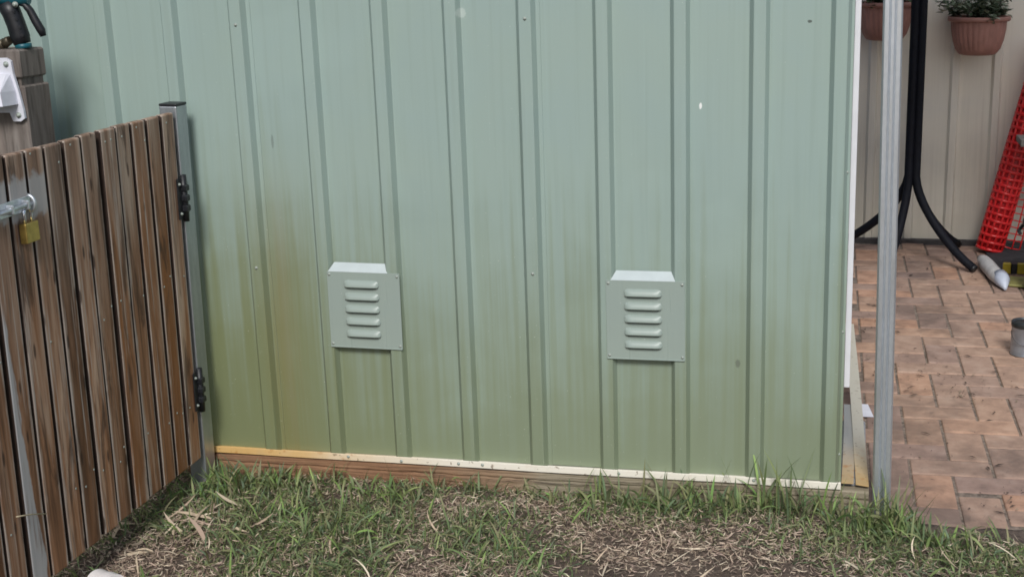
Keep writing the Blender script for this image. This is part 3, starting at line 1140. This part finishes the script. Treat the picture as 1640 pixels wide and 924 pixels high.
# ------------------------------------------------------------------ red barrier mesh roll
M['red'] = simple('red_plastic_mesh', (.66, .022, .024), .25, 60, .28)
roll = thing('barrier_mesh_roll', 'roll of red plastic barrier mesh leaning on the cream fence', 'mesh roll', (2.735, 3.24, GZ + .014))
ax = Vector((.235, .09, 1.0)).normalized()
roll.rotation_mode = 'QUATERNION'
xx = (Vector((1, 0, 0)) - ax * ax.x).normalized()
roll.rotation_quaternion = Matrix((xx, ax.cross(xx), ax)).transposed().to_quaternion()
M['red_dark'] = simple('inner_red_mesh', (.40, .012, .016), .5, 70, .5)
L = 1.05
bm = bmesh.new()
bm_lathe(bm, [(.0001, .0), (.056, 0), (.0575, .3), (.056, .7), (.057, L), (.0001, L)], 30, lambda th, zz: .04 * math.sin(3 * th + zz * 9))
link('roll', mesh_from('roll', bm), M['red_dark'], roll)
bm = bmesh.new()
for k in range(30):
    zz = .006 + k * .0355
    wob = random.uniform(-.003, .003)
    bm_tube(bm, [(.0605 * math.cos(t), .0605 * math.sin(t), zz + wob * math.sin(t * 2)) for t in np.linspace(0, 2 * math.pi, 25)], (.0095), 6, False)
for k in range(13):
    th = 2 * math.pi * k / 13
    bm_tube(bm, [(.0615 * math.cos(th + .12 * math.sin(q * 5)), .0615 * math.sin(th + .12 * math.sin(q * 5)), .002 + q * (L - .004)) for q in np.linspace(0, 1, 9)], .0065, 6)
link('mesh_strands', mesh_from('mesh_strands', bm), M['red'], roll)
bm = bmesh.new()
xs = [.06, .10, .14]
for i, x in enumerate(xs):
    bm_tube(bm, [(x + .004 * math.sin(zz * 9 + i), -.012 + .03 * (i * .5) + .006 * math.sin(zz * 6), zz) for zz in np.linspace(.03, .62, 14)], .0036, 6)
for k in range(18):
    zz = .035 + k * .0345
    bm_tube(bm, [(.05, -.012, zz), (.1, .004 + .006 * math.sin(zz * 6), zz + random.uniform(-.004, .004)), (.142, .018 + .006 * math.sin(zz * 6), zz + random.uniform(-.005, .005))], .0032, 6)
link('loose_mesh', mesh_from('loose_mesh', bm), M['red'], roll)

# ------------------------------------------------------------------ small things on the paving
# paint tin
tin = thing('paint_tin', 'small unlabelled grey paint tin standing on the bricks', 'paint tin', (2.708, 1.53, PZ + .001))
M['tin'] = simple('tin_plate', (.34, .37, .42), .22, 30, .35, .6)
M['tin_dark'] = simple('tin_rim', (.07, .075, .08), .3, 40, .35, .7)
bm = bmesh.new()
bm_lathe(bm, [(.0001, .002), (.05, .002), (.0545, 0), (.0555, .002), (.0545, .005), (.0535, .008), (.0535, .105), (.0545, .107)], 40)
link('can', mesh_from('can', bm), M['tin'], tin)
bm = bmesh.new()
bm_lathe(bm, [(.0545, .1065), (.0562, .109), (.0562, .124), (.054, .126), (.052, .124), (.050, .117), (.046, .116), (.044, .121), (.0001, .121)], 40)
link('lid', mesh_from('lid', bm), M['tin_dark'], tin)
tube('handle', [(-.0545, 0, .088)] + [(-.057 * math.cos(t), -.02 - .04 * math.sin(t), .09 - .045 * math.sin(t)) for t in np.linspace(.1, math.pi - .1, 12)] + [(.0545, 0, .09)], .0013, M['tin_dark'], tin, 6)

# white rolled sheet
wr = thing('rolled_plastic', 'white rolled sheet lying on the bricks before the red mesh roll', 'roll', (0, 0, 0))
a = Vector((2.672, 2.95, PZ + .035)); b = Vector((2.722, 2.50, PZ + .032))
ptsw = [a.lerp(b, t) for t in np.linspace(0, 1, 9)]
tube('rolled_sheet', ptsw, [.020, .030, .033, .034, .033, .034, .032, .028, .012], simple('white_sheet', (.55, .54, .53), .15, 25, .6, 0, .3), wr, 18)
tube('loose_end', [b + Vector((.0, .09, .004)), b + Vector((.004, .03, .002)), b + Vector((.01, -.045, -.018))], [.035, .033, .006], simple('bluish_sheet', (.50, .55, .66), .1, 25, .5), wr, 16)

# yellow and black level
M['yellow'] = simple('yellow_paint', (.48, .36, .03), .15, 30, .4)
lv = thing('spirit_level', 'yellow and black spirit level on the bricks by the right edge', 'level', (2.772, 2.79, PZ + .004), None, math.radians(-3))
box('level_end', (-.018, -.012, 0), (.018, .012, .05), M['yellow'], lv, .003)
box('grip_band', (.0185, -.0125, .0005), (.045, .0125, .0495), M['black_plastic'], lv, .002)
box('level_beam', (.0455, -.012, 0), (.60, .012, .05), M['yellow'], lv, .003)
fl = box('packet', (-.03, -.09, 0), (.10, .07, .012), simple('yellow_green_packet', (.28, .27, .09), .35, 16, .6), None, .004, 1, (2.79, 2.62, PZ + .004), (0, 0, math.radians(-14)))
tag(fl, 'flat yellowish packet lying in front of the spirit level', 'packet')

mat_ = box('rubber_mat', (-.2, -.26, 0), (.5, .26, .011), simple('grey_rubber', (.03, .031, .036), .4, 40, .85, 0, .3), None, .003, 1, (2.92, 3.1, PZ + .003), (0, 0, math.radians(4)))
tag(mat_, 'dark rubber mat on the bricks under the red mesh roll', 'mat')

# black crate at the right edge, with a plank across it
cr_ = thing('plastic_tub', 'black plastic tub at the right edge of the paving', 'tub', (3.0, 2.45, PZ + .002))
bm = bmesh.new()
rg = bm_lathe(bm, [(.0001, 0), (.17, 0), (.178, .01), (.205, .30), (.213, .302), (.213, .318), (.2, .318), (.172, .02), (.0001, .02)], 40)
link('tub_body', mesh_from('tub_body', bm), M['black_plastic'], cr_)
for s in (-1, 1):
    tube('tub_handle', [(.05 * c_, s * .21, .28) if False else (s * .205, -.05, .29), (s * .225, -.03, .27), (s * .225, .03, .27), (s * .205, .05, .29)][1:], .008, M['black_plastic'], cr_, 8)
tr = thing('trestle', 'grey timber trestle whose plank end enters at the right edge', 'trestle', (3.12, 3.05, PZ))
M['grey_plank'] = mat_wood('grey_plank', (.12, .11, .10), (.25, .23, .21), (.38, .36, .34), (2, 22, 22), .8, False, None, 0)
box('plank', (-.30, -.10, .57), (.9, .10, .60), M['grey_plank'], tr, .002)
for x in (.05, .75):
    for s in (-1, 1):
        tube('leg', [(x, s * .05, .57), (x + .02, s * .2, .003)], .018, M['grey_plank'], tr, 6)

# ------------------------------------------------------------------ leaf litter on the paving
V, Fq, Cc = [], [], []
clumps = [(2.24, 1.32, .10, .12), (2.33, 1.22, .10, .06), (2.42, 1.0, .06, .05), (2.2, 2.5, .15, .35), (2.5, 2.9, .25, .25), (2.35, .6, .15, .15), (2.5, .1, .08, .10), (2.75, 2.0, .15, .5), (2.15, 1.8, .06, .3), (2.6, 1.1, .1, .1)]
for k in range(420):
    if rng.random() < .8:
        q = clumps[rng.integers(len(clumps))]
        x, y = rng.normal(q[0], q[2]), rng.normal(q[1], q[3])
    else:
        x, y = rng.uniform(2.1, 3.0), rng.uniform(0, 3.3)
    if x < 2.1 or y < -.03 or y > 3.38: continue
    big = rng.random()
    l = rng.uniform(.001, .006) if big < .75 else rng.uniform(.006, .024)
    w_ = l * rng.uniform(.3, .9) if big < .75 else rng.uniform(.0012, .005)
    th = rng.uniform(0, 2 * math.pi)
    d = np.array((math.cos(th), math.sin(th), 0)); s = np.array((-d[1], d[0], 0))
    c = np.array((x, y, PZ + .0045 + rng.uniform(0, .002)))
    n0 = len(V)
    V += [c - d * l - s * w_ * .3, c + s * w_ + (0, 0, .003), c + d * l, c - s * w_ + (0, 0, .002)]
    Fq.append((n0, n0 + 1, n0 + 2, n0 + 3))
    base = np.array((.05, .035, .026)) * rng.uniform(.6, 2.0) if rng.random() < .8 else np.array((.3, .24, .17))
    Cc += [base] * 4
o = link('leaf_litter', np_mesh('leaf_litter', np.array(V), np.array(Fq), np.array(Cc)), M['straw'])
tag(o, 'dark leaf and bark crumbs scattered over the brick paving', 'leaf litter', kind='stuff')


# ------------------------------------------------------------------ grass
def blades(x, y, L, W, az, lean, curl, cols, z0=None, seg=4, twist=None, fold=0.0):
    n = len(x)
    z = ground_h(x, y) if z0 is None else z0
    t = np.linspace(0, 1, seg + 1)
    # direction angle from vertical grows along the blade
    ang = lean[:, None] + curl[:, None] * t[None, :]
    dl = L[:, None] / seg
    hx = np.concatenate([np.zeros((n, 1)), np.cumsum(np.sin(ang[:, :-1]) * dl, 1)], 1)
    hz = np.concatenate([np.zeros((n, 1)), np.cumsum(np.cos(ang[:, :-1]) * dl, 1)], 1)
    hz = np.maximum(hz, .0015 + 0 * hz) if fold == 0 else hz
    azz = az[:, None] + (np.zeros(n) if twist is None else twist)[:, None] * t[None, :]
    px = x[:, None] + np.concatenate([np.zeros((n, 1)), np.cumsum(np.diff(hx, axis=1) * np.cos(azz[:, :-1]), 1)], 1)
    py = y[:, None] + np.concatenate([np.zeros((n, 1)), np.cumsum(np.diff(hx, axis=1) * np.sin(azz[:, :-1]), 1)], 1)
    pz = z[:, None] + hz
    wprof = np.clip(np.minimum(.55 + t * 1.6, (1.02 - t) * 2.6), .04, 1.0)
    ww = W[:, None] * wprof[None, :] * .5
    # width direction: mix of horizontal perpendicular
    sx, sy = -np.sin(azz), np.cos(azz)
    tw = rng.uniform(-.9, .9, n)[:, None]
    Lf = np.stack([px - sx * ww * np.cos(tw), py - sy * ww * np.cos(tw), pz - ww * np.sin(tw)], -1)
    Rt = np.stack([px + sx * ww * np.cos(tw), py + sy * ww * np.cos(tw), pz + ww * np.sin(tw)], -1)
    V = np.stack([Lf, Rt], 2).reshape(n, (seg + 1) * 2, 3)
    base = (np.arange(n) * (seg + 1) * 2)[:, None, None]
    k = np.arange(seg)[None, :, None] * 2
    F = base + k + np.array([0, 1, 3, 2])[None, None, :]
    C = np.repeat(cols[:, None, :], (seg + 1) * 2, 1)
    return V.reshape(-1, 3), F.reshape(-1, 4), C.reshape(-1, 3)


def green_density(x, y):
    d = .30 + .0 * x
    d = d * 0 + .17 + np.clip((vnoise(x, y, .16, 21) - .40) * 1.9, 0, 1) * .55 + np.clip((vnoise(x, y, .06, 22) - .45) * 1.8, 0, 1) * .25
    d = d + .4 * np.exp(-((y + .06) / .05) ** 2) * np.clip(.35 + vnoise(x, y, .12, 23), 0, 1)
    for (cx, cy, sx, sy, a) in ((.42, -.13, .16, .08, .6), (.72, -.40, .24, .2, .75), (.5, -.3, .2, .15, .3), (.85, -.2, .12, .1, .35), (1.15, -.38, .22, .1, .35), (1.72, -.10, .2, .06, .5), (2.22, -.16, .16, .07, .9), (2.0, -.25, .25, .10, .4), (2.45, -.30, .3, .1, .5),
                             (1.62, -.44, .32, .18, -.85), (.30, -.55, .12, .10, -.6), (1.0, -.46, .10, .10, -.6), (1.05, -.15, .08, .06, -.5), (.98, -.28, .1, .06, -.35)):
        d = d + a * np.exp(-((x - cx) / sx) ** 2 - ((y - cy) / sy) ** 2)
    return np.clip(d, 0, 1)


def allowed(x, y):
    ok = y < -.032
    ok &= ~((x > 2.24) & (y > -.125 - .03 * np.clip((x - 2.3) * 4, 0, 1) + .02 * np.sin(x * 40)))
    ok &= ~((x > 2.12) & (x < 2.2) & (y > -.03))
    return ok


def sample(n, keep, x0=-.25, x1=2.75, y0=-.95, y1=-.03):
    x = rng.uniform(x0, x1, n); y = rng.uniform(y0, y1, n)
    m = allowed(x, y) & (rng.random(n) < keep(x, y))
    return x[m], y[m]


def pick(cols, n, jit=.2):
    cols = np.array(cols) * 1.62
    i = rng.integers(0, len(cols), n); j = rng.integers(0, len(cols), n); u = rng.random((n, 1)) * .5
    c = cols[i] * (1 - u) + cols[j] * u
    return c * rng.uniform(1 - jit, 1 + jit, (n, 1))


GREEN = [(.085, .125, .055), (.11, .155, .062), (.14, .18, .07), (.10, .14, .075), (.17, .20, .085), (.09, .13, .075), (.16, .16, .08), (.19, .18, .10)]
LIGHTG = [(.16, .25, .07), (.22, .30, .10), (.12, .22, .06)]
STRAW = [(.42, .345, .25), (.33, .255, .185), (.50, .43, .33), (.27, .20, .155), (.37, .275, .225), (.21, .15, .12), (.16, .115, .09), (.12, .085, .065)]
parts = []
# short green turf
x, y = sample(66000, lambda x, y: green_density(x, y) ** 1.1 * .8)
n = len(x)
parts.append(blades(x, y, rng.uniform(.015, .046, n), rng.uniform(.0022, .0045, n), rng.uniform(0, 2 * np.pi, n), rng.uniform(.3, 1.45, n), rng.uniform(.1, 1.3, n), pick(GREEN, n, .35)))
# longer runners
x, y = sample(7000, lambda x, y: green_density(x, y) ** 1.6 * .6)
n = len(x)
parts.append(blades(x, y, rng.uniform(.05, .10, n), rng.uniform(.004, .0065, n), rng.uniform(0, 2 * np.pi, n), rng.uniform(.0, .9, n), rng.uniform(.4, 1.7, n), pick(GREEN + LIGHTG[:1], n, .25)))
# tall tufts: left by the gate post, along the sleeper, round the steel post
tufts = [(.30, -.11, 46, .13), (.36, -.14, 40, .12), (.26, -.19, 34, .10), (.43, -.10, 34, .10), (.22, -.25, 22, .09), (.62, -.08, 14, .09), (.70, -.10, 12, .08), (.79, -.12, 22, .10), (.86, -.14, 22, .10), (1.30, -.09, 12, .08),
         (1.40, -.07, 16, .09), (1.47, -.085, 14, .10), (1.56, -.07, 18, .12), (1.60, -.10, 14, .10), (1.66, -.07, 16, .10), (1.75, -.08, 20, .10), (1.83, -.075, 20, .12), (1.90, -.08, 22, .17), (1.96, -.07, 18, .14), (2.03, -.09, 22, .11), (2.10, -.10, 34, .11), (2.17, -.11, 60, .13), (2.215, -.14, 46, .09), (2.27, -.18, 26, .07), (2.13, -.15, 34, .08), (2.36, -.20, 14, .05),
         (2.05, -.17, 22, .07), (1.62, -.055, 12, .13), (1.2, -.08, 8, .07), (1.05, -.075, 6, .06), (.93, -.07, 8, .06)]
tx, ty, tl = [], [], []
for (cx, cy, k, h) in tufts:
    for _ in range(k):
        px, py = cx + rng.normal(0, .028), min(cy + rng.normal(0, .02), -.036)
        tx.append(px); ty.append(py); tl.append(h * rng.uniform(.35, .95) * (1.25 if px > 1.35 else 1.0))
tx, ty, tl = map(np.array, (tx, ty, tl))
n = len(tx)
parts.append(blades(tx, ty, tl, rng.uniform(.0045, .0085, n), rng.uniform(0, 2 * np.pi, n), rng.uniform(0, .6, n), rng.uniform(.2, 1.5, n) * np.where(tl > .12, .5, 1), pick(GREEN + GREEN + LIGHTG, n, .25), None, 6))
# a few tall single blades seen against the wall
sx = np.array([1.80, 1.885, 1.90, 1.945, 1.96, 1.72, 1.775, 1.45, 1.35, 1.40, .80, .84]); n = len(sx)
parts.append(blades(sx, np.full(n, -.055), rng.uniform(.11, .165, n) * np.where(sx > 1.7, 1.1, .75), rng.uniform(.005, .009, n), rng.choice([0., np.pi], n) + rng.normal(0, .5, n), rng.uniform(.02, .25, n), rng.uniform(.1, .6, n), pick(GREEN[:3], n, .2), None, 7))


def join(parts, name, mat):
    Vs, Fs, Cs, off = [], [], [], 0
    for v, f, c in parts:
        Vs.append(v); Fs.append(f + off); Cs.append(c); off += len(v)
    return link(name, np_mesh(name, np.concatenate(Vs), np.concatenate(Fs), np.concatenate(Cs), True), mat)


o = join(parts, 'green_grass', M['blade'])
tag(o, 'patchy green grass in the lawn and along the sleeper', 'grass', kind='stuff')
parts = []
dry = lambda x, y: np.clip(1.05 - green_density(x, y) * .75, .15, 1) * np.clip(.35 + vnoise(x, y, .11, 31) * 1.0 - .75 * np.exp(-((x - 1.62) / .25) ** 2 - ((y + .47) / .13) ** 2) * .72, .10, 1)
x, y = sample(90000, dry)
n = len(x)
parts.append(blades(x, y, rng.uniform(.008, .028, n), rng.uniform(.0011, .0027, n), rng.uniform(0, 2 * np.pi, n), rng.uniform(1.0, 1.55, n), rng.uniform(-.5, .6, n), pick(STRAW, n, .3), ground_h(x, y) + rng.uniform(.0, .014, n), 3, rng.uniform(-1.6, 1.6, n)))
x, y = sample(380, dry)
n = len(x)
parts.append(blades(x, y, rng.uniform(.04, .10, n), rng.uniform(.0025, .0055, n), rng.uniform(0, 2 * np.pi, n), rng.uniform(.7, 1.5, n), rng.uniform(-.3, .9, n), pick(STRAW[:3], n, .25), ground_h(x, y) + rng.uniform(.0, .02, n), 5, rng.uniform(-1.2, 1.2, n)))
# broad shrivelled leaves near the gate
n = 34
x = rng.normal(.33, .13, n); y = np.minimum(rng.normal(-.36, .12, n), -.06)
parts.append(blades(x, y, rng.uniform(.05, .12, n), rng.uniform(.006, .012, n), rng.uniform(0, 2 * np.pi, n), rng.uniform(1.1, 1.5, n), rng.uniform(-.4, .6, n), pick(STRAW[:4], n, .2), ground_h(x, y) + .012, 6, rng.uniform(-1., 1., n)))
o = join(parts, 'dry_grass', M['straw'])
tag(o, 'dead straw and thatch lying over the lawn soil', 'dry grass', kind='stuff')

# lawn continuing outside the picture
parts = []
x = rng.uniform(-1.6, 4.6, 26000); y = rng.uniform(-3.2, -.03, 26000)
m = allowed(x, y) & ~((x > -.25) & (x < 2.75) & (y > -.95))
m &= ~((x < .2) & (x > -1.3) & (y > -.0))
x, y = x[m], y[m]; n = len(x)
gd = green_density(x, y)[:, None]
cols = np.where(rng.random((n, 1)) < gd * .8 + .2, pick(GREEN, n, .3), pick(STRAW, n, .3))
parts.append(blades(x, y, rng.uniform(.025, .07, n), rng.uniform(.004, .008, n), rng.uniform(0, 2 * np.pi, n), rng.uniform(.3, 1.4, n), rng.uniform(.1, 1.0, n), cols, None, 3))
o = join(parts, 'lawn_grass', M['blade'])
tag(o, 'thin mixed grass of the lawn beyond the picture edges', 'grass', kind='stuff')
print('bricks', nb)
